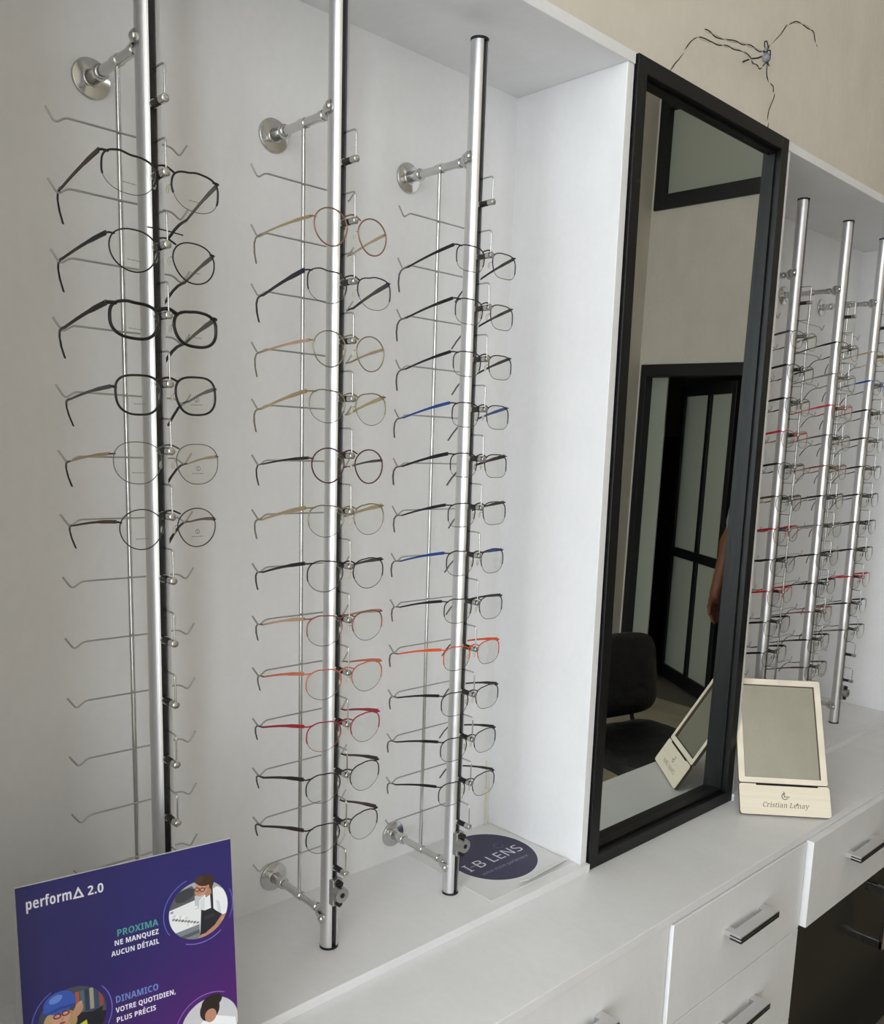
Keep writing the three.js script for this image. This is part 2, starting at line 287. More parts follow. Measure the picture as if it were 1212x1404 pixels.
{
  const u = thing('desk_drawer', 'single white drawer hung over the black cabinet', 'drawer', [0, 0, 0]);
  part('box', bx(0.545, 1.03, 0.545, YCNT - B, 0.1, ZW - 0.02), M.melamine, u);
  const d = part('front', bx(0.523, 1.05, 0.533, YCNT - B - 0.001, ZW - 0.019, ZW + 0.016, 0.0012), M.drawer, u);
  handle(d, 0.775, ROWS[0] - 0.085, ZW + 0.016);
  const p = part('end_panel', bx(1.9 - B, 1.9, 0, YCNT - B, 0.02, ZW - 0.02), M.melamine); tag(p, 'white end panel carrying the worktop past the black cabinet', 'panel');
  const u2 = thing('desk_drawer', 'white drawer past the one over the black cabinet', 'drawer', [0, 0, 0]);
  part('box', bx(1.07, 1.85, 0.545, YCNT - B, 0.1, ZW - 0.02), M.melamine, u2);
  const d2 = part('front', bx(1.053, 1.88, 0.533, YCNT - B - 0.001, ZW - 0.019, ZW - 0.001, 0.0012), M.drawer, u2);
  handle(d2, 1.46, ROWS[0] - 0.085, ZW - 0.001);
  // glossy black cabinet in the knee space, with a chrome bow handle
  const k = thing('low_cabinet', 'glossy black low cabinet under the desk drawer', 'cabinet', [0, 0, 0]);
  part('body', bx(0.53, 1.86, 0.02, 0.53, 0.05, 0.428, 0.003), M.blackGloss, k);
  for (const x of [0.56, 1.82]) part('foot', bx(x - 0.02, x + 0.02, 0, 0.02, 0.1, 0.38), M.rubber, k);
  const dl = part('door', bx(0.531, 1.859, 0.004, 0.528, 0.428, 0.446, 0.002), M.blackGloss, k);
  const hd = new THREE.Group(); hd.name = 'handle'; dl.add(hd); hd.userData.label = 'chrome bow handle';
  const hx = 0.94, ya = 0.325, yb = 0.49;
  part('post', bx(hx - 0.006, hx + 0.006, yb - 0.022, yb, 0.446, 0.498, 0.001), M.chrome, hd); part('post', bx(hx - 0.006, hx + 0.006, ya, ya + 0.022, 0.446, 0.498, 0.001), M.chrome, hd);
  part('grip', bx(hx - 0.006, hx + 0.006, ya, yb, 0.490, 0.500, 0.001), M.chrome, hd);
}

// ---------------------------------------------------------------- eyewear display rods
const PX = [-0.768, -0.5084, -0.254, 0.811, 1.0618, 1.2956], PZ = 0.1687, RODZ = 0.086, NROW = 14;
const rowY = (k) => 1.905 - 0.0772 * k;
const RR = 0.0138;
// post profile: round tube with an open slot at the front
function postGeo(y0, y1) {
  const s = new THREE.Shape(), a = 0.30, N = 40;
  for (let i = 0; i <= N; i++) { const t = Math.PI / 2 + a + (Math.PI * 2 - 2 * a) * i / N; const x = Math.cos(t) * RR, y = Math.sin(t) * RR; i ? s.lineTo(x, y) : s.moveTo(x, y); }
  const hx = Math.sin(a) * RR; s.lineTo(hx, RR - 0.0065); s.lineTo(-hx, RR - 0.0065);
  const g = new THREE.ExtrudeGeometry(s, { depth: y1 - y0, bevelEnabled: false });
  // shape (x, y) -> world (x, z); extrusion -> y
  g.rotateX(Math.PI / 2); g.translate(0, y1, 0); return g;
}
const postG = (() => { const g = postGeo(YS + 0.004, 2.139); return g; })();
const slotG = bx(-0.0039, 0.0039, YS + 0.005, 2.138, RR - 0.0066, RR - 0.0042);
const capG = (y0, y1) => new THREE.CylinderGeometry(RR + 0.0004, RR + 0.0004, y1 - y0, 28).translate(0, (y0 + y1) / 2, 0);
const capB = capG(YS, YS + 0.004), capT = capG(2.139, 2.143);
const holderG = wire([V(-0.085, 0.007, 0), V(-0.0745, -0.0085, 0), V(-0.063, 0.0, 0), V(0.063, 0, 0), V(0.0745, -0.0085, 0), V(0.085, 0.007, 0)], 0.00125, 0.005);
const pegG = cyl(0.0042, 0.0042, V(0, 0, RR - 0.006), V(0, 0, RR + 0.019), 12);
const tipG = [cyl(0.0047, 0.0047, V(0, 0, RR + 0.019), V(0, 0, RR + 0.029), 12), sph(0.0047, 0, 0, RR + 0.029, [1, 1, 0.4])];
const tipGM = mergeGeometries(tipG.map(g => g.toNonIndexed()));
const collarG = cyl(0.0052, 0.0052, V(0, 0, RR - 0.003), V(0, 0, RR + 0.002), 12);
const loopG = wire([V(0.001, 0.0375, RR - 0.006), V(0.001, 0.0375, RR + 0.0255), V(0.001, 0.003, RR + 0.0255)], 0.00115, 0.006);
const flangeG = new THREE.LatheGeometry([[0, 0], [0.024, 0], [0.024, 0.0025], [0.0228, 0.0042], [0.011, 0.0052], [0.0085, 0.0065], [0.0085, 0.026], [0.0095, 0.027], [0.0095, 0.033], [0.0062, 0.034], [0, 0.034]].map(p => new THREE.Vector2(...p)), 28).rotateX(Math.PI / 2);
const armG = cyl(0.0062, 0.0062, V(0, 0, 0.03), V(0, 0, PZ - 0.006 - RR - 0.004), 16);
const ringG = cyl(0.0074, 0.0074, V(0, 0, RODZ - 0.006 - 0.007), V(0, 0, RODZ - 0.006 + 0.007), 16), ringG2 = cyl(0.0074, 0.0074, V(0, 0, 0.123), V(0, 0, 0.131), 16);
const clampG = mergeGeometries([new THREE.SphereGeometry(0.0125, 18, 14).translate(0, 0, PZ - 0.006 - RR - 0.002).toNonIndexed(), new THREE.CylinderGeometry(RR + 0.0035, RR + 0.0035, 0.014, 24, 1, true, Math.PI * 0.72, Math.PI * 0.9).translate(0, 0, PZ - 0.006).toNonIndexed(), sph(0.006, -RR - 0.001, 0, PZ - 0.006, [1, 1, 1]).toNonIndexed()]);
const YA = [1.974, 0.817];
const rodNames = ['chrome eyewear rod with empty lower pegs behind the blue tent sign', 'chrome eyewear rod at the middle of the wide niche', 'chrome eyewear rod standing over the round navy sheet', 'crowded eyewear rod next to the tall mirror in the far niche', 'crowded eyewear rod at the middle of the far niche', 'crowded eyewear rod by the end panel of the far niche'];
PX.forEach((px, i) => {
  const r = thing('eyewear_rod', rodNames[i], 'display rod', [px, 0, 0.006], 0, 'eyewear rods in the niches');
  const zp = PZ - 0.006;
  const P = (name, g, m, parent = r, pos) => { const o = part(name, g, m, parent); if (pos) o.position.set(...pos); return o; };
  const post = P('post', postG, M.alu, r, [0, 0, zp]); P('slot_strip', slotG, M.rubber, post);
  P('end_cap', capB, M.rubber, r, [0, 0, zp]); P('end_cap', capT, M.rubber, r, [0, 0, zp]);
  for (const y of YA) {
    const f = P('wall_flange', flangeG, M.chrome, r, [0, y, 0]);
    const a = P('arm', armG, M.chrome, r, [0, y, 0]); P('collar', ringG, M.chrome, a); P('collar', ringG2, M.chrome, a);
    P('clamp', clampG, M.chrome, r, [0, y, 0]);
  }
  P('support_bar', cyl(0.0031, 0.0031, V(0, YA[1], RODZ - 0.006), V(0, YA[0], RODZ - 0.006), 10), M.chrome, r);
  for (let k = 0; k < NROW; k++) {
    P('temple_holder', holderG, M.wire, r, [0, rowY(k) - 0.0115, RODZ - 0.006 + 0.0042]);
    const p = P('peg', pegG, M.rubber, r, [0, rowY(k), zp]); P('peg_collar', collarG, M.chrome, p); P('peg_tip', tipGM, M.chrome, p); P('locking_loop', loopG, M.chrome, p);
  }
  const lk = P('lock', [bx(-0.0085, 0.0085, -0.021, 0.021, RR - 0.004, RR + 0.008, 0.002), cyl(0.0125, 0.0115, V(0, 0, RR + 0.006), V(0, 0, RR + 0.020), 22)], M.lockMetal, r, [0, 0.863, zp]);
  P('keyhole', [cyl(0.004, 0.004, V(0, 0, RR + 0.020), V(0, 0, RR + 0.0205), 12)], M.rubber, lk); P('knob', cyl(0.0045, 0.0045, V(0, 0.0165, RR + 0.007), V(0, 0.0165, RR + 0.016), 12), M.rubber, lk); P('knob', cyl(0.0045, 0.0045, V(0, -0.0165, RR + 0.007), V(0, -0.0165, RR + 0.014), 12), M.rubber, lk);
});

// ---------------------------------------------------------------- spectacles
const matCache = {};
function fm(hex, metal) { const k = hex + '_' + (metal ? 1 : 0); return matCache[k] ??= S({ color: hex, roughness: metal ? 0.32 : 0.28, metalness: metal ? 0.85 : 0.0 }); }
const C = { black: 0x0b0b0d, brown: 0x33221c, navy: 0x14162c, gold: 0xcdb994, copper: 0xa4786a, wine: 0x4a1a1c, tan: 0xb8967c, coral: 0xc76a50, orange: 0xe0561c, red: 0x9c0f2c, blue: 0x123c86, steel: 0x6c6c6c, silver: 0x9a9a98, olive: 0xa09880, scarlet: 0xb4232c, tortoise: 0x4a3218, rose: 0xa66a62 };
const METAL = new Set(['gold', 'copper', 'steel', 'silver', 'olive', 'rose']);
const mk = (c) => fm(C[c], METAL.has(c));
// lens outline; nU / nL are the superellipse powers of the upper and the lower half
const outlines = { round: [2, 2, 0.050, 0.047, 0], panto: [2.3, 2.0, 0.053, 0.045, 0.0], rect: [3.0, 3.2, 0.054, 0.037, 0], soft: [2.9, 2.5, 0.055, 0.039, 0.001], square: [3.0, 2.6, 0.051, 0.044, 0], hex: [2.5, 2.15, 0.055, 0.048, 0], brow: [3.2, 2.2, 0.058, 0.041, 0.002], dee: [2.7, 2.0, 0.056, 0.043, 0.001] };
function outline(kind, side, sc = 1) {
  const [nu, nl, w, h, up] = outlines[kind], N = 40, P = [];
  for (let i = 0; i < N; i++) {
    const t = i / N * Math.PI * 2, c = Math.cos(t), s = Math.sin(t), n = s > 0 ? nu : nl;
    const x = Math.sign(c) * Math.pow(Math.abs(c), 2 / n) * w / 2, y = Math.sign(s) * Math.pow(Math.abs(s), 2 / n) * h / 2 * (s < 0 ? 1.08 : 0.92);
    // outer upper corner slightly lifted, inner lower corner drawn in for the nose
    const inner = -side * x / (w / 2);
    P.push([x * (y < 0 ? 1 - 0.12 * Math.max(0, inner) * Math.min(1, -y / (h / 2)) : 1), y + (inner < 0 && y > 0 ? up : 0)]);
  }
  return P;
}
function makeGlasses(name, o, label, cat, group, pos, ry) {
  const t = thing(name, label, cat, pos, ry, group);
  const [, , w, h] = outlines[o.shape], br = o.bridge ?? 0.018, yc = -0.0085 - (h - 0.036) * 0.35, cx = br / 2 + w / 2;
  const bend = (x) => -0.9 * x * x;                       // gentle wrap of the front
  const rimMat = mk(o.rim), lowMat = mk(o.low ?? (o.type === 'half' ? 'steel' : o.rim)), armMat = mk(o.arm ?? o.rim), tipMat = mk(o.tip ?? 'black');
  const r = o.r ?? 0.00095, detail = o.far ? 26 : 44, rs = o.far ? 4 : 6;
  for (const s of [-1, 1]) {
    const pl = outline(o.shape, s);
    const pts3 = pl.map(([x, y]) => V(x + s * cx, y + yc, bend(x + s * cx)));
    // lens: thin curved plate
    {
      const pos = [], idx = [], N = pl.length, th = 0.0009;
      for (const dz of [th, -th]) { pos.push(s * cx, yc, bend(s * cx) + dz); for (const p of pts3) pos.push(p.x, p.y, p.z + dz); }
      for (let i = 0; i < N; i++) { const a = 1 + i, b = 1 + (i + 1) % N; idx.push(0, a, b, N + 1, N + 1 + b, N + 1 + a, a, N + 1 + a, b, b, N + 1 + a, N + 1 + b); }
      let g = new THREE.BufferGeometry(); g.setAttribute('position', new THREE.Float32BufferAttribute(pos, 3)); g.setIndex(idx);
      g = g.toNonIndexed(); g.setAttribute('uv', new THREE.Float32BufferAttribute(new Float32Array(g.attributes.position.count * 2), 2)); g.computeVertexNormals();
      const l = part('lens', g, M.lens, t);
      if (o.print) {                                          // demo-lens print: a small emblem over a line of dots
        const q = [], cy = yc - h * 0.27, z = bend(s * cx) + th + 0.0002;
        if (o.print > 1 && s > 0) { q.push(new THREE.TorusGeometry(0.0026, 0.0003, 4, 14).translate(s * cx, cy + 0.006, z)); q.push(boxc(0.0005, 0.0045, 0.0002, s * cx, cy + 0.006, z)); }
        for (let k = 0; k < 9; k++) q.push(boxc(0.0009, 0.0013 - 0.0003 * (k % 3), 0.0002, s * cx + (k - 4) * 0.0017, cy, z));
        part('lens_print', q, M.print, l);
      }
    }
    if (o.type === 'full') part('rim', tube(pts3, r, detail, rs, true), rimMat, t);
    else if (o.type === 'half') {
      const k0 = o.far ? 2 : 2, upper = []; for (let i = -k0; i <= 20 + k0; i++) upper.push(pts3[(i + 40) % 40]);
      part('rim', tube(upper, r, Math.round(detail * 0.7), rs, false), rimMat, t);
      const lower = []; for (let i = 20 + k0; i <= 40 - k0; i++) lower.push(pts3[i % 40]);
      part('lens_edge', tube(lower, o.lowR ?? 0.00045, Math.round(detail * 0.7), 4, false), lowMat, t);
    } else part('lens_edge', tube(pts3, o.r ?? 0.0005, detail, rs, true), rimMat, t);
    // end piece, hinge and temple
    const yh = o.hinge ?? (o.type === 'half' ? 0.0062 : -0.005);
    const rim = pts3.filter(p => s * (p.x - s * cx) > 0).reduce((a, p) => Math.abs(p.y - yh) + (p.y > yc ? 0 : 1) < Math.abs(a.y - yh) + (a.y > yc ? 0 : 1) ? p : a), hx = rim.x, zb = bend(hx);
    const ex = Math.max(s * hx + 0.0022, cx + w / 2 + 0.0005) * s;
    part('end_piece', wire([V(hx - s * 0.0015, rim.y - 0.0003, zb), V(ex, yh, zb - 0.001), V(ex + s * 0.0006, yh, zb - 0.007)], Math.max(r * 1.15, 0.0011), 0.002, 6), rimMat, t);
    const th0 = RODZ + 0.0042 - pos[2], yw = -0.0115 - 0.0085 + 0.0026, xw = s * 0.0745;
    const P = []; const n = 7;
    for (let i = 0; i <= n; i++) { const f = i / n; P.push(V((ex + s * 0.0006) * (1 - f) + xw * f, yh * (1 - f) + yw * f + 0.0016 * Math.sin(f * Math.PI), (zb - 0.006) * (1 - f) + (th0 + 0.012) * f)); }
    const ah = o.armH ?? 0.0017;
    part('temple', strip(P, 0.0007, P.map((_, i) => ah * (i < 3 ? 1.15 : 1 - 0.06 * i))), armMat, t);
    const e = P[n], Q = [e]; const L = o.tipL ?? 0.032, tk = o.tipK ?? 0.62;
    Q.push(V(xw, yw - 0.0008, th0 + 0.003), V(xw - s * 0.001, yw - 0.003, th0 - 0.006), V(xw - s * 0.0035, yw - L * 0.27, th0 - 0.014), V(xw - s * 0.008, yw - L * 0.6, th0 - 0.021), V(xw - s * 0.014, yw - L, th0 - 0.026));
    const hh = [ah * 0.6, ah * 0.6, ah * 0.7, ah * 0.8, ah * 0.9, ah * (o.tipBulb ?? 0.8)].map((v, k) => k ? v * tk : v);
    part('temple_tip', strip(Q, 0.0009, hh), tipMat, t);
    // nose pad on a little arm
    const nx = s * (br / 2 - 0.0015);
    part('nose_pad', sph(0.0032, nx, yc - 0.004, -0.0065, [0.5, 1.5, 0.75]), M.pad, t);
    part('pad_arm', wire([V(s * (br / 2 + 0.001), yc + 0.001, -0.0005), V(nx + s * 0.001, yc + 0.001, -0.005), V(nx, yc - 0.003, -0.0058)], 0.0005, 0.001, 4), M.chrome, t);
  }
  const by = 0.0062;
  part('bridge', tube([V(-br / 2 - 0.0035, by - 0.003, -0.0001), V(-br / 4, by + 0.0005, 0.0006), V(0, by + 0.0012, 0.001), V(br / 4, by + 0.0005, 0.0006), V(br / 2 + 0.0035, by - 0.003, -0.0001)], Math.max(r, 0.0011) * (o.thickBridge ?? 1), 12, 6), rimMat, t);
  if (o.double) part('top_bar', tube([V(-br / 2 - 0.012, by + 0.009, 0), V(0, by + 0.0095, 0.001), V(br / 2 + 0.012, by + 0.009, 0)], 0.0008, 12, 5), rimMat, t);
  return t;
}
const H = (rim, o = {}) => ({ type: 'half', shape: 'rect', rim, ...o }), F = (rim, shape, o = {}) => ({ type: 'full', shape, rim, ...o });
const nth = ['', 'top', 'second', 'third', 'fourth', 'fifth', 'sixth', 'seventh', 'eighth', 'ninth', 'tenth', 'eleventh', 'lowest'];
const rodAt = ['on the rod behind the tent sign', "on the wide niche's middle rod", 'on the rod over the round navy sheet', 'on the far rod next to the mirror', "on the far niche's middle rod", "on the far rod by the end panel"];
const sets = [
  [ // [spec, look]
    [H('black', { shape: 'brow', arm: 'brown', tip: 'black', r: 0.0012, armH: 0.0024, tipK: 1, print: 1, hinge: 0.0065, roll: -0.05 }), 'brown and black half-rim glasses'],
    [F('black', 'panto', { r: 0.0009, armH: 0.0022, tipK: 1, double: true, print: 1, hinge: 0.001, roll: -0.03 }), 'black round browline glasses'],
    [F('black', 'soft', { r: 0.0019, armH: 0.0026, tipK: 1, print: 1, thickBridge: 1.3, hinge: 0.005, roll: -0.02 }), 'thick black full-rim rectangular glasses'],
    [F('black', 'square', { r: 0.0014, arm: 'steel', armH: 0.0019, tipK: 1, print: 2, hinge: -0.004, roll: 0.045 }), 'black rounded-square glasses with steel temples'],
    [{ type: 'rimless', shape: 'hex', rim: 'steel', r: 0.00055, arm: 'gold', armH: 0.0016, print: 2, tipK: 1, tipBulb: 1.5 }, 'thin steel glasses with gold temples'],
    [F('black', 'round', { r: 0.0007, arm: 'tortoise', armH: 0.0018, print: 2, tipK: 1, tipBulb: 1.5 }), 'thin black round glasses with tortoise temples'],
  ],
  [
    [F('copper', 'round', { r: 0.0010, arm: 'gold', tip: 'olive' }), 'round copper glasses with gold temples'],
    [H('navy', { shape: 'brow', armH: 0.0026 }), 'navy half-rim glasses'],
    [F('olive', 'round', { r: 0.0009, arm: 'tan', tip: 'olive' }), 'round olive-gold glasses with tan temples'],
    [H('olive', { shape: 'dee', arm: 'gold', armH: 0.0023, tip: 'olive' }), 'gold half-rim glasses'],
    [F('wine', 'round', { r: 0.0010, arm: 'black' }), 'dark red round glasses with black temples'],
    [H('olive', { shape: 'dee', arm: 'gold', armH: 0.0025, tip: 'olive' }), 'olive half-rim glasses with pale gold temples'],
    [H('black', { shape: 'dee', armH: 0.0022, lowR: 0.0006 }), 'black half-rim rounded glasses'],
    [H('rose', { shape: 'dee', arm: 'tan', armH: 0.0022, tip: 'steel' }), 'rosy tan half-rim glasses'],
    [H('coral', { shape: 'dee', armH: 0.0021, tip: 'steel' }), 'coral half-rim glasses'],
    [H('red', { shape: 'dee', armH: 0.0022, low: 'rose' }), 'crimson half-rim glasses'],
    [H('black', { shape: 'dee', armH: 0.0024 }), 'black half-rim glasses with steel lower edge'],
    [H('black', { shape: 'dee', arm: 'brown', armH: 0.0024 }), 'black half-rim glasses with brown temples'],
  ],
  ['black', 'black', 'black', 'blue', 'black', 'black', 'blue', 'black', 'orange', 'black', 'black', 'black'].map((c, i) => [H(c === 'orange' ? c : 'black', { arm: c, armH: i === 4 ? 0.0024 : 0.0020, lowR: 0.00055, tip: 'steel', shape: i < 6 ? 'rect' : 'soft', bridge: 0.018 }), c === 'blue' ? 'black half-rim glasses with blue temples' : c + ' half-rim glasses']),
  ['steel', 'black', 'black', 'scarlet', 'black', 'tortoise', 'red', 'black', 'scarlet', 'black', 'black', null].map(c => c && [H(c, { far: true, shape: 'soft', lowR: 0.0006, tip: 'steel', armH: 0.0022 }), c === 'scarlet' ? 'red half-rim glasses' : c === 'red' ? 'dark red half-rim glasses' : c === 'steel' ? 'grey metal half-rim glasses' : c === 'tortoise' ? 'tortoise half-rim glasses' : 'black half-rim glasses']),
  ['black', 'silver', 'scarlet', 'steel', 'rose', 'black', 'silver', 'black', 'black', 'rose', 'black', 'steel'].map(c => [H(c, { far: true, shape: 'soft', lowR: 0.0006, tip: 'steel', armH: 0.0020 }), ({ scarlet: 'red', steel: 'grey metal', silver: 'silver', rose: 'rose pink', black: 'black' })[c] + ' half-rim glasses']),
  ['gold', 'blue', 'black', 'brown', 'black', 'black', 'black', 'black', 'scarlet', 'black', 'steel', null].map(c => c && [H(c, { far: true, shape: 'soft', lowR: 0.0006, tip: 'steel', armH: 0.0020 }), ({ scarlet: 'red', steel: 'grey metal', gold: 'gold', blue: 'blue', brown: 'brown', black: 'black' })[c] + ' half-rim glasses']),
];
sets.forEach((list, i) => {
  let n = 0; const N = list.filter(Boolean).length;
  list.forEach((e, j) => {
    if (!e) return; n++;
    const ordinal = n === N ? 'lowest' : nth[n];
    const tilt = (rnd() - 0.5) * 0.05;
    const g = makeGlasses('spectacles', e[0], e[1] + ', ' + ordinal + ' pair ' + rodAt[i], 'glasses', 'spectacles on the display rods', [PX[i], rowY(j + 1), PZ + RR + 0.0225], tilt); g.rotation.z = e[0].roll ?? (rnd() - 0.5) * 0.04;
  });
});

// ---------------------------------------------------------------- tent sign
{
  const w = 0.23, a9 = 9 * Math.PI / 180, lean = 5.5 * Math.PI / 180, h = 0.3136;
  const cv = document.createElement('canvas'); cv.width = 920; cv.height = 1254; const c = cv.getContext('2d');
  const X = (m) => m / w * 920, Y = (m) => m / h * 1254;
  const gr = c.createLinearGradient(X(0.05), 0, X(0.2), Y(0.3)); gr.addColorStop(0, '#25246b'); gr.addColorStop(0.35, '#2b2468'); gr.addColorStop(0.62, '#44206a'); gr.addColorStop(1, '#5b1d6c');
  c.fillStyle = gr; c.fillRect(0, 0, 920, 1254);
  const T = (s, x, y, size, color, align = 'left', wide, font = 'sans-serif', weight = 'bold') => {
    c.save(); c.fillStyle = color; c.font = weight + ' ' + size + 'px ' + font; c.textAlign = 'left'; const m = c.measureText(s).width, k = wide ? wide / m : 1;
    c.translate(align === 'right' ? x - m * k : x, y); c.scale(k, 1); c.fillText(s, 0, 0); c.restore();
  };
  // wordmark: the last letter is a triangle
  T('perform', X(0.0085), Y(0.0262), 66, '#f2f2f8', 'left', X(0.046));
  c.strokeStyle = '#f2f2f8'; c.lineWidth = 8; c.lineJoin = 'miter'; c.beginPath(); c.moveTo(X(0.0562), Y(0.0255)); c.lineTo(X(0.0605), Y(0.0158)); c.lineTo(X(0.0648), Y(0.0255)); c.closePath(); c.stroke();
  T('2.0', X(0.0695), Y(0.0262), 58, '#f2f2f8', 'left', X(0.017));
  T('PROXIMA', X(0.1425), Y(0.0815), 42, '#4fa39a', 'right', X(0.0455));
  T('NE MANQUEZ', X(0.1425), Y(0.0915), 34, '#f4f4fa', 'right', X(0.0485));
  T('AUCUN DÉTAIL', X(0.1425), Y(0.1030), 34, '#f4f4fa', 'right', X(0.052));
  T('DINAMICO', X(0.0920), Y(0.1575), 42, '#6f8fd0', 'left', X(0.0475));
  T('VOTRE QUOTIDIEN,', X(0.0920), Y(0.1690), 34, '#f4f4fa', 'left', X(0.0665));
  T('PLUS PRÉCIS', X(0.0920), Y(0.1805), 34, '#f4f4fa', 'left', X(0.0435));
  const arc = (x, y, r, a, b, color) => { c.strokeStyle = color; c.lineWidth = 4; c.beginPath(); c.arc(X(x), Y(y), X(r), a, b); c.stroke(); };
  const disc = (x, y, r, fill, fn) => { c.save(); c.beginPath(); c.arc(X(x), Y(y), X(r), 0, 7); c.fillStyle = fill; c.fill(); c.clip(); c.translate(X(x), Y(y)); c.scale(X(r) / 100, X(r) / 100); fn(); c.restore(); };
  const el = (x, y, rx, ry, f, rot = 0) => { c.fillStyle = f; c.beginPath(); c.ellipse(x, y, rx, ry, rot, 0, 7); c.fill(); };
  const pg = (f, ...p) => { c.fillStyle = f; c.beginPath(); for (let i = 0; i < p.length; i += 2) i ? c.lineTo(p[i], p[i + 1]) : c.moveTo(p[i], p[i + 1]); c.closePath(); c.fill(); };
  // printed picture: a man in a white shirt and dark apron at work
  const man = (x, y, r) => {
    disc(x, y, r, '#a9adb2', () => {
      pg('#5a5e63', -100, -70, -20, -90, 10, -40, -100, -20); el(-45, -62, 34, 20, '#3c3f44', -0.3); pg('#e9ebed', -100, -22, 15, -42, 15, 48, -100, 62); pg('#c3c7cb', -12, -52, 16, -58, 16, -10, -12, -4);
      pg('#7f8489', -100, 62, 35, 46, 35, 110, -100, 110); pg('#54595e', -100, 80, 20, 66, 20, 78, -100, 94);
      for (let i = 0; i < 22; i++) { const u = -94 + (i * 47 % 104), v = -18 + (i * 31 % 66); pg(['#8d9297', '#d2d5d8', '#6d7277', '#f4f5f6'][i % 4], u, v, u + 9, v - 1, u + 9, v + 6, u, v + 7); }
      pg('#eceef1', 2, -30, 34, -58, 66, -66, 98, -44, 112, 8, 110, 46, 78, 46, 56, 22, 52, 80, 0, 80); pg('#d3d7dc', 60, -20, 72, -10, 78, 44, 66, 30); pg('#d9dce0', 6, -28, 22, -42, 20, 0, 4, 6);
      pg('#23242c', 8, 2, 20, 8, 46, 4, 58, 18, 82, 40, 74, 96, 0, 100); pg('#23242c', 40, -62, 50, -66, 50, 8, 42, 8); pg('#34363f', 16, 30, 50, 26, 54, 36, 16, 42);
      pg('#b9856c', 76, 40, 100, 36, 92, 62, 60, 86, 18, 106, 2, 98, 52, 68); el(8, 98, 15, 9, '#c18e76', -0.35); el(84, 56, 10, 8, '#c99880', 0.6);
    });
    c.save(); c.translate(X(x), Y(y)); c.scale(X(r) / 100, X(r) / 100);
    pg('#b07e66', 20, -62, 44, -72, 46, -46, 26, -36); el(12, -76, 23, 31, '#c6957b', 0.35); el(2, -62, 9, 8, '#b98570'); el(26, -98, 31, 20, '#3d2b20', 0.1); pg('#3d2b20', 20, -112, 46, -106, 56, -84, 46, -60, 34, -72, 30, -92); el(6, -104, 16, 12, '#49352a', -0.5);
    c.strokeStyle = '#54261c'; c.lineWidth = 3; c.beginPath(); c.ellipse(-3, -72, 8, 6, 0.35, 0, 7); c.stroke(); c.beginPath(); c.ellipse(15, -67, 8, 6, 0.35, 0, 7); c.stroke(); c.beginPath(); c.moveTo(22, -68); c.lineTo(38, -76); c.stroke(); el(34, -72, 5, 8, '#b9866e', 0.3);
    c.restore();
  };
  man(0.189, 0.0765, 0.0345); arc(0.189, 0.0765, 0.0405, 2.6, 4.4, '#5f6cc4'); arc(0.189, 0.0765, 0.0405, 0.9, 2.0, '#8a7ad0'); arc(0.189, 0.0765, 0.0405, -0.4, 0.5, '#6a6cc8');
  // printed picture: a person in a blue helmet and a yellow vest on the phone
  disc(0.0480, 0.1585, 0.0345, '#4b4f5e', () => {
    for (let i = 0; i < 7; i++) pg(['#b05a4a', '#55707a', '#2f3e58', '#a8a090', '#33506a', '#934e42', '#40505c'][i], 10 + i * 14, -80, 22 + i * 14, -80, 22 + i * 14, -10, 10 + i * 14, -10);
    pg('#1c1f2a', -60, 50, 20, -10, 100, 10, 110, 110, -80, 110); pg('#cdd63a', -90, 60, -55, 40, -30, 110, -110, 110); pg('#cdd63a', 12, 30, 40, 20, 50, 110, 0, 110); pg('#1a1c28', 50, 0, 90, -8, 70, 60, 40, 70);
  });
  c.save(); c.translate(X(0.048), Y(0.1585)); c.scale(X(0.0345) / 100, X(0.0345) / 100);
  el(-62, -4, 22, 34, '#c8a678', 0.2); el(-8, 0, 20, 30, '#bd9a6e', -0.3); el(-40, 22, 34, 20, '#caa97e'); el(-34, -14, 26, 33, '#d5a88f', 0.15); el(16, -20, 13, 22, '#c8987e', 0.5); el(20, -38, 7, 12, '#d0a086', 0.9);
  el(-36, -62, 46, 36, '#3a5fc0', -0.12); pg('#3a5fc0', -84, -50, 12, -64, 10, -40, -34, -42, -80, -32); el(-46, -76, 20, 12, '#6f90df', -0.3); pg('#2c4a9c', -82, -38, -34, -48, 10, -46, 10, -38, -34, -40, -80, -30);
  c.strokeStyle = '#7a2026'; c.lineWidth = 4; c.beginPath(); c.ellipse(-44, -20, 10, 7, 0, 0, 7); c.stroke(); c.beginPath(); c.ellipse(-20, -23, 10, 7, 0, 0, 7); c.stroke(); el(-30, -8, 4, 6, '#c6937a'); el(-30, 6, 9, 3.5, '#a0453f'); c.restore();
  arc(0.0480, 0.1585, 0.0405, -0.7, 0.5, '#6a7ad8'); arc(0.0480, 0.1585, 0.0405, 2.9, 4.2, '#5f74d4');
  // printed picture: a dark-haired person bent over a desk
  disc(0.1960, 0.222, 0.0345, '#c9c8cc', () => { pg('#eceef0', -70, 10, 0, -40, 90, 0, 100, 110, -90, 110); pg('#6a5a60', -100, 40, -60, 30, -60, 110, -100, 110); });
  c.save(); c.translate(X(0.196), Y(0.222)); c.scale(X(0.0345) / 100, X(0.0345) / 100); el(2, -58, 34, 40, '#2c221f', 0.2); el(4, -36, 20, 24, '#b98770'); el(10, -84, 36, 24, '#2a211e', -0.2); c.restore();
  arc(0.1960, 0.222, 0.0405, 3.4, 5.2, '#a06cc0'); arc(0.1960, 0.222, 0.0405, -0.6, 0.6, '#9a5ab8');
  const tex = new THREE.CanvasTexture(cv); tex.colorSpace = THREE.SRGBColorSpace; tex.anisotropy = 8;
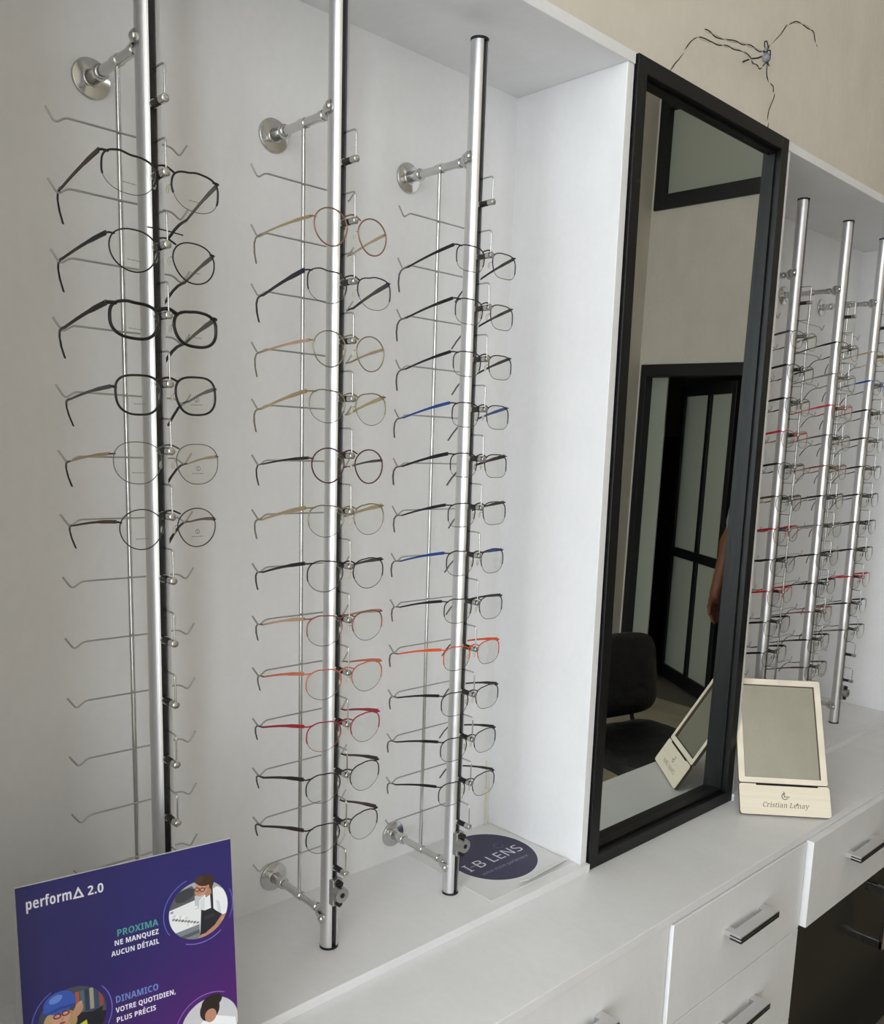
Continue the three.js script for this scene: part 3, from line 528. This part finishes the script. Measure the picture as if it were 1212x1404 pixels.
  const sign = thing('tent_sign', 'blue and purple tent sign reading performa 2.0 on the worktop', 'sign', [-0.8603, YCNT, 0.2849], -a9);
  const y1 = h * Math.cos(lean), zf = h * Math.sin(lean), th = 0.0014;
  const fr = part('front_panel', boxc(w, h, th, 0, h / 2, 0), M.white, sign); fr.position.set(0, 0.0005, zf); fr.rotation.x = -lean;
  const pr = part('print', new THREE.PlaneGeometry(w, h).translate(0, h / 2, th / 2 + 0.0002), S({ map: tex, roughness: 0.32 }), fr); 
  const lb = 14 * Math.PI / 180, hb = (y1 - 0.0172) / Math.cos(lb);
  const bk = part('back_panel', boxc(w, hb, th, 0, hb / 2, 0), M.white, sign, 'plain white back panel'); bk.position.set(0, 0.0172, -hb * Math.sin(lb) - 0.0016); bk.rotation.x = lb;
}

// ---------------------------------------------------------------- round print on a loose sheet
{
  const cv = document.createElement('canvas'); cv.width = cv.height = 1024; const c = cv.getContext('2d');
  c.fillStyle = '#dfdfdd'; c.fillRect(0, 0, 1024, 1024);
  const mm = 1024 / 0.23;                                    // texture covers 0.23 m x 0.23 m
  c.save(); c.translate(0.125 * mm, 0.111 * mm);
  c.fillStyle = '#2d294a'; c.beginPath(); c.ellipse(0, 0, 0.089 * mm, 0.096 * mm, 0.6, 0, 7); c.fill();
  c.rotate(0); c.fillStyle = '#d9d8e2'; c.font = 'normal ' + 0.036 * mm + 'px sans-serif';
  c.save(); c.translate(-0.080 * mm, 0.021 * mm); c.scale(0.153 * mm / c.measureText('I B LENS').width, 1); c.fillText('I B LENS', 0, 0); c.restore();
  c.strokeStyle = '#d9d8e2'; c.lineWidth = 5; c.beginPath(); c.moveTo(-0.066 * mm, 0.008 * mm); c.lineTo(-0.036 * mm, 0.008 * mm); c.stroke();
  c.strokeStyle = '#7d7a96'; c.lineWidth = 4; c.beginPath(); c.arc(0.042 * mm, -0.022 * mm, 0.0095 * mm, 0, 5.2); c.stroke();
  c.fillStyle = '#8f8ca6'; c.font = 0.0125 * mm + 'px sans-serif';
  c.save(); c.translate(-0.068 * mm, 0.046 * mm); const s2 = 'votre vision partenaire'; c.scale(0.125 * mm / c.measureText(s2).width, 1); c.fillText(s2, 0, 0); c.restore();
  c.restore();
  const tex = new THREE.CanvasTexture(cv); tex.colorSpace = THREE.SRGBColorSpace;
  const s = thing('printed_sheet', 'white sheet with a round navy print reading LENS on the shelf', 'paper', [-0.113, YS, 0.125]);
  part('sheet', boxc(0.222, 0.0012, 0.23, 0, 0.0009, 0), M.white, s);
  const p = part('print', new THREE.PlaneGeometry(0.2215, 0.2295).rotateX(-Math.PI / 2).translate(0, 0.00165, 0), S({ map: tex, roughness: 0.5 }), s, 'round navy print');
  // folded flap along the front edge, lifting a little
  const fl = part('flap', boxc(0.135, 0.0008, 0.022, 0, 0, 0), M.white, s); fl.position.set(0.038, 0.0065, 0.105); fl.rotation.set(-0.45, 0.16, 0);
}
// ---------------------------------------------------------------- cord in the niche corner
{
  const c = thing('hanging_cord', 'cream cord with a bead hanging in the niche corner over the sheet', 'cord', [-0.014, YS, 0.0125]);
  part('cord', [sweepRound([V(-0.004, 0.14, 0), V(-0.003, 0.1, 0.001), V(0.0, 0.07, 0.001), V(0.001, 0.03, 0.001), V(0.002, 0.004, 0.002)], 0.0016, 6), sweepRound([V(-0.002, 0.075, 0.001), V(-0.006, 0.05, 0.002), V(-0.004, 0.02, 0.002), V(-0.005, 0.004, 0.003)], 0.0012, 6)], S({ color: 0xd8d4bd, roughness: 0.6 }), c);
  part('bead', sph(0.0055, -0.001, 0.072, 0.002, [0.8, 1.2, 0.8]), S({ color: 0xe4e0c8, roughness: 0.4 }), c);
}

// ---------------------------------------------------------------- tabletop mirror
{
  const bl = V(0.491, YCNT, 0.316), br = V(0.628, YCNT, 0.466), W = 0.2026, Ht = 0.315, lean = 0.54;
  const t = thing('tabletop_mirror', 'pale wooden tabletop mirror leaning back on the worktop', 'mirror', [(bl.x + br.x) / 2, YCNT, (bl.z + br.z) / 2 - 0.004], -Math.atan2(br.z - bl.z, br.x - bl.x));
  const pan = new THREE.Group(); pan.name = 'panel'; t.add(pan); pan.rotation.x = -lean; pan.position.set(0, 0.0005, 0);
  const hw = W / 2, th = 0.006, yh = 0.07;
  const rr = (x0, x1, y0, y1, r, hole) => {
    const s = new THREE.Shape(); s.moveTo(x0 + r, y0); s.lineTo(x1 - r, y0); s.quadraticCurveTo(x1, y0, x1, y0 + r); s.lineTo(x1, y1 - r); s.quadraticCurveTo(x1, y1, x1 - r, y1); s.lineTo(x0 + r, y1); s.quadraticCurveTo(x0, y1, x0, y1 - r); s.lineTo(x0, y0 + r); s.quadraticCurveTo(x0, y0, x0 + r, y0);
    if (hole) { const h = new THREE.Path(); const [a, b, c, d] = hole; h.moveTo(a, c); h.lineTo(a, d); h.lineTo(b, d); h.lineTo(b, c); h.closePath(); s.holes.push(h); }
    return s;
  };
  const cv = document.createElement('canvas'); cv.width = 1024; cv.height = 354; const c = cv.getContext('2d');
  c.fillStyle = '#ebe1cd'; c.fillRect(0, 0, 1024, 354);
  for (let i = 0; i < 60; i++) { c.strokeStyle = 'rgba(190,165,120,' + (0.05 + 0.08 * rnd()) + ')'; c.lineWidth = 1 + rnd() * 2; const y = rnd() * 354; c.beginPath(); c.moveTo(0, y); c.bezierCurveTo(340, y + 8 * rnd(), 680, y - 8 * rnd(), 1024, y + 4); c.stroke(); }
  c.strokeStyle = '#3a3026'; c.lineWidth = 8; c.beginPath(); c.arc(512, 138, 33, 0.5, 4.9); c.stroke(); c.beginPath(); c.moveTo(505, 82); c.lineTo(505, 142); c.lineTo(566, 142); c.stroke();
  c.fillStyle = '#6b5a44'; c.font = 'italic 76px serif'; { const s = 'Cristian Lenay', m = c.measureText(s).width; c.save(); c.translate(252, 262); c.scale(520 / m, 1); c.fillText(s, 0, 0); c.restore(); }
  c.strokeStyle = '#3a3026'; c.lineWidth = 9; c.beginPath(); c.moveTo(655, 205); c.lineTo(640, 232); c.stroke();
  const tex = new THREE.CanvasTexture(cv); tex.colorSpace = THREE.SRGBColorSpace;
  // lower plate with a printed face; the slot shows at its top
  const plate = part('lower_plate', new THREE.ExtrudeGeometry(rr(-hw, hw, 0, yh - 0.001, 0.008), { depth: th, bevelEnabled: false }), M.plyEdge, pan);
  const face = new THREE.ShapeGeometry(rr(-hw + 0.0006, hw - 0.0006, 0.0006, yh - 0.0016, 0.008)); { const p = face.attributes.position, uv = face.attributes.uv; for (let i = 0; i < p.count; i++) uv.setXY(i, (p.getX(i) + hw) / W, p.getY(i) / yh); }
  const fp = part('printed_face', face, S({ map: tex, roughness: 0.55 }), pan, 'pale wood face printed with an emblem and script'); fp.position.z = th + 0.0003;
  const slot = part('slot', bx(-hw * 0.62, hw * 0.74, yh - 0.0045, yh - 0.0005, th - 0.002, th + 0.0007), M.blackGap, pan);
  // mirror frame above, a little proud of the plate
  const fw = 0.0155, z = 0.0;
  const fs = rr(-hw, hw - 0.003, yh, Ht, 0.006, [-hw + fw, hw - 0.003 - fw, yh + fw * 0.9, Ht - fw]);
  part('frame_core', new THREE.ExtrudeGeometry(fs, { depth: th, bevelEnabled: false }), M.plyEdge, pan);
  const ff = part('frame', new THREE.ExtrudeGeometry(rr(-hw + 0.0008, hw - 0.0038, yh + 0.0008, Ht - 0.0008, 0.006, [-hw + fw - 0.0008, hw - 0.003 - fw + 0.0008, yh + fw * 0.9 - 0.0008, Ht - fw + 0.0008]), { depth: 0.0006, bevelEnabled: false }), M.ply, pan); ff.position.z = th;
  part('glass', bx(-hw + fw - 0.002, hw - 0.003 - fw + 0.002, yh + fw * 0.9 - 0.002, Ht - fw + 0.002, 0.0005, 0.0025), M.mirror, pan);
  part('backing', bx(-hw + 0.004, hw - 0.007, yh + 0.004, Ht - 0.004, -0.003, 0.0), M.plyEdge, pan);
  // prop leg from the back of the panel to the worktop
  const top = V(0, Math.cos(lean) * 0.2, -Math.sin(lean) * 0.2 - 0.004);
  part('prop_leg', [cyl(0.004, 0.004, V(-0.03, top.y, top.z), V(-0.03, 0.004, top.z - 0.055), 8), cyl(0.004, 0.004, V(0.03, top.y, top.z), V(0.03, 0.004, top.z - 0.055), 8), cyl(0.004, 0.004, V(-0.03, 0.004, top.z - 0.055), V(0.03, 0.004, top.z - 0.055), 8)], M.plyEdge, t);
}

// ---------------------------------------------------------------- loose wiring over the mirror
{
  const q = thing('loose_wiring', 'loose black and white twisted wires poking from the wall above the mirror', 'wires', [0.772, 2.472, 0.0]);
  const z = 0.06;
  const run = (pts) => {                                     // a pair of thin wires, black and white, twisted together
    const cu = new THREE.CatmullRomCurve3(pts), L = cu.getLength(), N = Math.max(24, Math.round(L / 0.004)), A = [], Bq = [];
    for (let i = 0; i <= N; i++) { const p = cu.getPoint(i / N), a = i / N * L / 0.075 * Math.PI * 2 + 0.7 * Math.sin(i * 0.2); A.push(p.clone().add(V(Math.cos(a) * 0.0014, Math.sin(a) * 0.0014, Math.sin(a) * 0.0012))); Bq.push(p.clone().add(V(-Math.cos(a) * 0.0014, -Math.sin(a) * 0.0014, -Math.sin(a) * 0.0012))); }
    part('black_wire', sweepRound(A, 0.0013, 5), M.rubber, q); part('white_wire', sweepRound(Bq, 0.0013, 5), S({ color: 0xd9d2c4, roughness: 0.5 }), q);
  };
  const W = (x, y, zz) => V(x - 0.772, y - 2.472, zz);
  run([W(0.775, 2.455, z), W(0.752, 2.437, z), W(0.725, 2.438, z), W(0.68, 2.447, z), W(0.61, 2.437, z), W(0.54, 2.424, z), W(0.475, 2.412, z), W(0.44, 2.375, z), W(0.40, 2.335, z + 0.005), W(0.345, 2.275, 0.08), W(0.29, 2.196, 0.1)]);
  run([W(0.765, 2.475, z), W(0.745, 2.472, z), W(0.70, 2.468, z), W(0.64, 2.457, z), W(0.57, 2.443, z), W(0.512, 2.440, z)]);
  run([W(0.778, 2.462, z), W(0.786, 2.435, z), W(0.80, 2.42, z), W(0.822, 2.412, z), W(0.825, 2.395, z), W(0.81, 2.36, z), W(0.79, 2.32, 0.07), W(0.765, 2.26, 0.085), W(0.735, 2.195, 0.1)]);
  run([W(0.772, 2.478, z), W(0.79, 2.500, z), W(0.83, 2.535, z), W(0.87, 2.572, z), W(0.91, 2.588, z), W(0.96, 2.595, z), W(1.0, 2.590, z), W(1.018, 2.568, z)]);
  part('connector', [sph(0.0105, 0.002, -0.006, z, [1, 1, 0.9]), cyl(0.006, 0.003, V(0.0, 0.002, z), V(-0.003, 0.016, z), 10)], S({ color: 0x8f939c, roughness: 0.35 }), q);
  part('knot', [wire([V(-0.014, 0.0, z + 0.006), V(0.004, 0.010, z + 0.009), V(0.014, -0.008, z + 0.004), V(0.0, -0.017, z + 0.006), V(0.02, -0.018, z)], 0.0015, 0.005, 5), wire([V(-0.008, 0.014, z), V(-0.010, 0.026, z), V(-0.004, 0.028, z + 0.002), V(0.0, 0.012, z + 0.006)], 0.0015, 0.003, 5)], M.rubber, q);
  part('feed', [sweepRound([V(0.0, 0.0, 0), V(0.001, 0.002, 0.02), V(0, -0.002, 0.04), V(0, 0, z)], 0.0018, 6)], M.rubber, q);
}

// ---------------------------------------------------------------- visitor chair (seen in the mirror)
{
  const t = thing('visitor_chair', 'black leather chair with wrinkled backrest standing before the counter', 'chair', [1.49, 0, 1.10], Math.PI + 0.22);   // local +z is the front
  const pad = (w, h, d, r) => { const g = new RoundedBoxGeometry(w, h, d, 6, r); return g; };
  const warp = (g, f) => { const p = g.attributes.position; for (let i = 0; i < p.count; i++) { const [x, y, z] = f(p.getX(i), p.getY(i), p.getZ(i)); p.setXYZ(i, x, y, z); } g.computeVertexNormals(); return g; };
  const wr = (x, y) => 0.004 * noise.noise(x * 14, y * 34, 0.5) + 0.002 * noise.noise(x * 40, y * 60, 2.5);
  const sub = (w, h, d, r) => { let g = new THREE.BoxGeometry(w, h, d, 40, 32, 4); return warp(g, (x, y, z) => { const k = Math.pow(Math.pow(Math.abs(x) / (w / 2), 5) + Math.pow(Math.abs(y) / (h / 2), 5), 1 / 5); const f = 1 - 0.55 * Math.pow(Math.min(k, 1), 8); const l = k > 1 ? 1 / k : 1; return [x * l, y * l, z * f + Math.sign(z) * wr(x, y) * (1 - Math.pow(Math.min(k, 1), 10))]; }); };
  const bk = part('backrest', sub(0.47, 0.33, 0.07), M.leather, t); bk.position.set(0, 0.64, -0.2); bk.rotation.x = -0.16;
  const st = part('seat', sub(0.47, 0.46, 0.075), M.leather, t); st.rotation.x = -Math.PI / 2 ; st.position.set(0, 0.415, 0.02);
  for (const s of [-1, 1]) {
    part('back_support', wire([V(s * 0.14, 0.6, -0.235), V(s * 0.15, 0.42, -0.215), V(s * 0.16, 0.375, -0.15)], 0.009, 0.04, 8), M.frameBlackMatte, t);
    for (const z of [-0.2, 0.2]) { const l = part('leg', cyl(0.011, 0.011, V(s * 0.22, 0.012, z * 1.1), V(s * 0.2, 0.385, z), 10), M.frameBlackMatte, t); part('foot', cyl(0.014, 0.013, V(s * 0.22, 0, z * 1.1), V(s * 0.22, 0.014, z * 1.1), 10), M.rubber, l); }
    part('side_rail', cyl(0.01, 0.01, V(s * 0.2, 0.378, -0.2), V(s * 0.2, 0.378, 0.2), 10), M.frameBlackMatte, t);
  }
  for (const z of [-0.19, 0.19]) part('cross_rail', cyl(0.01, 0.01, V(-0.2, 0.378, z), V(0.2, 0.378, z), 10), M.frameBlackMatte, t);
}

// ---------------------------------------------------------------- person (one arm and leg seen in the mirror)
{
  const cap = (p, a, b, ra, rb) => { const abx = b[0] - a[0], aby = b[1] - a[1], abz = b[2] - a[2], px = p[0] - a[0], py = p[1] - a[1], pz = p[2] - a[2]; const t = Math.max(0, Math.min(1, (px * abx + py * aby + pz * abz) / (abx * abx + aby * aby + abz * abz))); return Math.hypot(px - abx * t, py - aby * t, pz - abz * t) - (ra + (rb - ra) * t); };
  const smin = (a, b, k) => { const h = Math.max(0, Math.min(1, 0.5 + 0.5 * (b - a) / k)); return b + (a - b) * h - k * h * (1 - h); };
  function mesh(bones, lo, size, cell, k) {
    const res = Math.round(size / cell), mc = new MarchingCubes(res, new THREE.MeshBasicMaterial(), false, false, 250000); mc.isolation = 0; const half = size / 2;
    const cx = lo[0] + half, cy = lo[1] + half, cz = lo[2] + half;
    for (let z = 0; z < res; z++) for (let y = 0; y < res; y++) for (let x = 0; x < res; x++) {
      const p = [cx + (x - res / 2) / (res / 2) * half, cy + (y - res / 2) / (res / 2) * half, cz + (z - res / 2) / (res / 2) * half];
      let d = 1e3; for (const [a, b, ra, rb2] of bones) d = smin(d, cap(p, a, b, ra, rb2), k);
      mc.field[x + y * res + z * res * res] = -d;
    }
    mc.update(); const n = mc.count, pos = new Float32Array(n * 3), nor = new Float32Array(n * 3);
    for (let i = 0; i < n; i++) { pos[i * 3] = cx + mc.positionArray[i * 3] * half; pos[i * 3 + 1] = cy + mc.positionArray[i * 3 + 1] * half; pos[i * 3 + 2] = cz + mc.positionArray[i * 3 + 2] * half; nor[i * 3] = mc.normalArray[i * 3]; nor[i * 3 + 1] = mc.normalArray[i * 3 + 1]; nor[i * 3 + 2] = mc.normalArray[i * 3 + 2]; }
    const g = new THREE.BufferGeometry(); g.setAttribute('position', new THREE.BufferAttribute(pos, 3)); g.setAttribute('normal', new THREE.BufferAttribute(nor, 3)); g.setAttribute('uv', new THREE.BufferAttribute(new Float32Array(n * 2), 2)); return g;
  }
  // local: x across the shoulders, z forward; origin between the feet
  const t = thing('person', 'person in dark jeans standing across the room with one bare arm hanging', 'person', [2.70, 0, 1.215], -Math.PI / 2);
  const skin = S({ color: 0x7a4a34, roughness: 0.55 });
  const sh = 0.19, ax = 0.275;
  const body = [[[0, 1.0, 0], [0, 1.32, 0.0], 0.13, 0.15], [[-0.09, 1.36, 0], [0.09, 1.36, 0], 0.11, 0.11], [[-sh, 1.39, 0], [sh, 1.39, 0], 0.06, 0.06], [[0, 1.44, 0], [0, 1.54, 0.015], 0.052, 0.05], [[0, 1.62, 0.02], [0, 1.66, 0.01], 0.082, 0.092], [[0, 1.58, 0.05], [0, 1.6, 0.05], 0.05, 0.055],
    [[-0.09, 0.95, 0], [0.09, 0.95, 0], 0.12, 0.12]];
  for (const s of [-1, 1]) body.push([[s * 0.1, 0.92, 0], [s * 0.145, 0.5, 0.01], 0.085, 0.06], [[s * 0.145, 0.5, 0.01], [s * 0.16, 0.09, -0.01], 0.057, 0.04], [[s * 0.16, 0.045, -0.02], [s * 0.17, 0.03, 0.15], 0.035, 0.03], [[s * sh, 1.38, 0], [s * ax, 1.09, -0.01], 0.05, 0.042], [[s * ax, 1.09, -0.01], [s * (ax + 0.018), 0.84, 0.05], 0.043, 0.029]);
  const bg = mesh(body, [-0.9, -0.02, -0.9], 1.8, 0.0135, 0.03);
  const hands = [];
  for (const s of [-1, 1]) {
    const hx = s * (ax + 0.018), y = 0.84, z = 0.05, b = [[[hx, y, z], [hx, y - 0.035, z + 0.008], 0.027, 0.026], [[hx, y - 0.035, z - 0.018], [hx, y - 0.075, z - 0.02], 0.017, 0.015], [[hx, y - 0.035, z + 0.028], [hx, y - 0.075, z + 0.03], 0.017, 0.015]];
    [[-0.026, 0.058], [-0.008, 0.072], [0.011, 0.076], [0.029, 0.066]].forEach(([dz, L]) => b.push([[hx, y - 0.075, z + dz], [hx - s * 0.004, y - 0.075 - L * 0.5, z + dz * 1.08], 0.0098, 0.0088], [[hx - s * 0.004, y - 0.075 - L * 0.5, z + dz * 1.08], [hx - s * 0.018, y - 0.075 - L * 0.95, z + dz * 1.05], 0.0088, 0.0075]));
    b.push([[hx, y - 0.03, z + 0.03], [hx - s * 0.008, y - 0.062, z + 0.058], 0.013, 0.0105], [[hx - s * 0.008, y - 0.062, z + 0.058], [hx - s * 0.012, y - 0.098, z + 0.06], 0.0105, 0.0085]);
    hands.push(mesh(b, [hx - 0.12, y - 0.18, z - 0.12], 0.24, 0.0036, 0.008));
  }
  const face = [sph(0.016, 0, 1.615, 0.105, [0.7, 1.1, 0.8]), sph(0.02, -0.092, 1.62, 0.01, [0.4, 1.3, 0.8]), sph(0.02, 0.092, 1.62, 0.01, [0.4, 1.3, 0.8]), sph(0.02, 0, 1.565, 0.092, [1.2, 0.35, 0.5])];
  part('body', [bg, ...hands, ...face], skin, t);
  for (const s of [-1, 1]) part('eye', sph(0.011, s * 0.033, 1.65, 0.094, [1, 0.7, 0.5]), M.white, t);
  part('hair', [new THREE.SphereGeometry(0.107, 24, 14, 0, Math.PI * 2, 0, Math.PI * 0.52).scale(0.93, 1, 1.05).rotateX(-0.35).translate(0, 1.665, 0.0)], S({ color: 0x17120f, roughness: 0.7 }), t);
  // clothes as slightly larger shells cut from the same bones
  const grow = (bones, e) => bones.map(([a, b, r0, r1]) => [a, b, r0 + e, r1 + e]);
  const jb = []; jb.push([[-0.09, 0.95, 0], [0.09, 0.95, 0], 0.12, 0.12]); for (const s of [-1, 1]) jb.push([[s * 0.1, 0.92, 0], [s * 0.145, 0.5, 0.01], 0.09, 0.068], [[s * 0.145, 0.5, 0.01], [s * 0.16, 0.12, -0.01], 0.066, 0.056]);
  part('jeans', mesh(grow(jb, 0.012), [-0.55, 0.02, -0.55], 1.1, 0.013, 0.02), S({ color: 0x171b2c, roughness: 0.85 }), t);
  const sb = [[[0, 1.02, 0], [0, 1.32, 0], 0.135, 0.152], [[-0.09, 1.36, 0], [0.09, 1.36, 0], 0.112, 0.112], [[-sh, 1.385, 0], [sh, 1.385, 0], 0.064, 0.064]]; for (const s of [-1, 1]) sb.push([[s * sh, 1.38, 0], [s * 0.22, 1.2, -0.006], 0.062, 0.064]);
  part('shirt', mesh(grow(sb, 0.008), [-0.4, 0.82, -0.4], 0.8, 0.012, 0.03), S({ color: 0x8d8f92, roughness: 0.9 }), t);
  for (const s of [-1, 1]) part('shoe', mesh([[[s * 0.16, 0.052, -0.03], [s * 0.17, 0.04, 0.16], 0.045, 0.038], [[s * 0.16, 0.07, -0.03], [s * 0.16, 0.1, -0.02], 0.045, 0.045]], [s * 0.16 - 0.2, -0.08, -0.13], 0.4, 0.008, 0.02), M.rubber, t);
}

renderer.render(scene, camera);
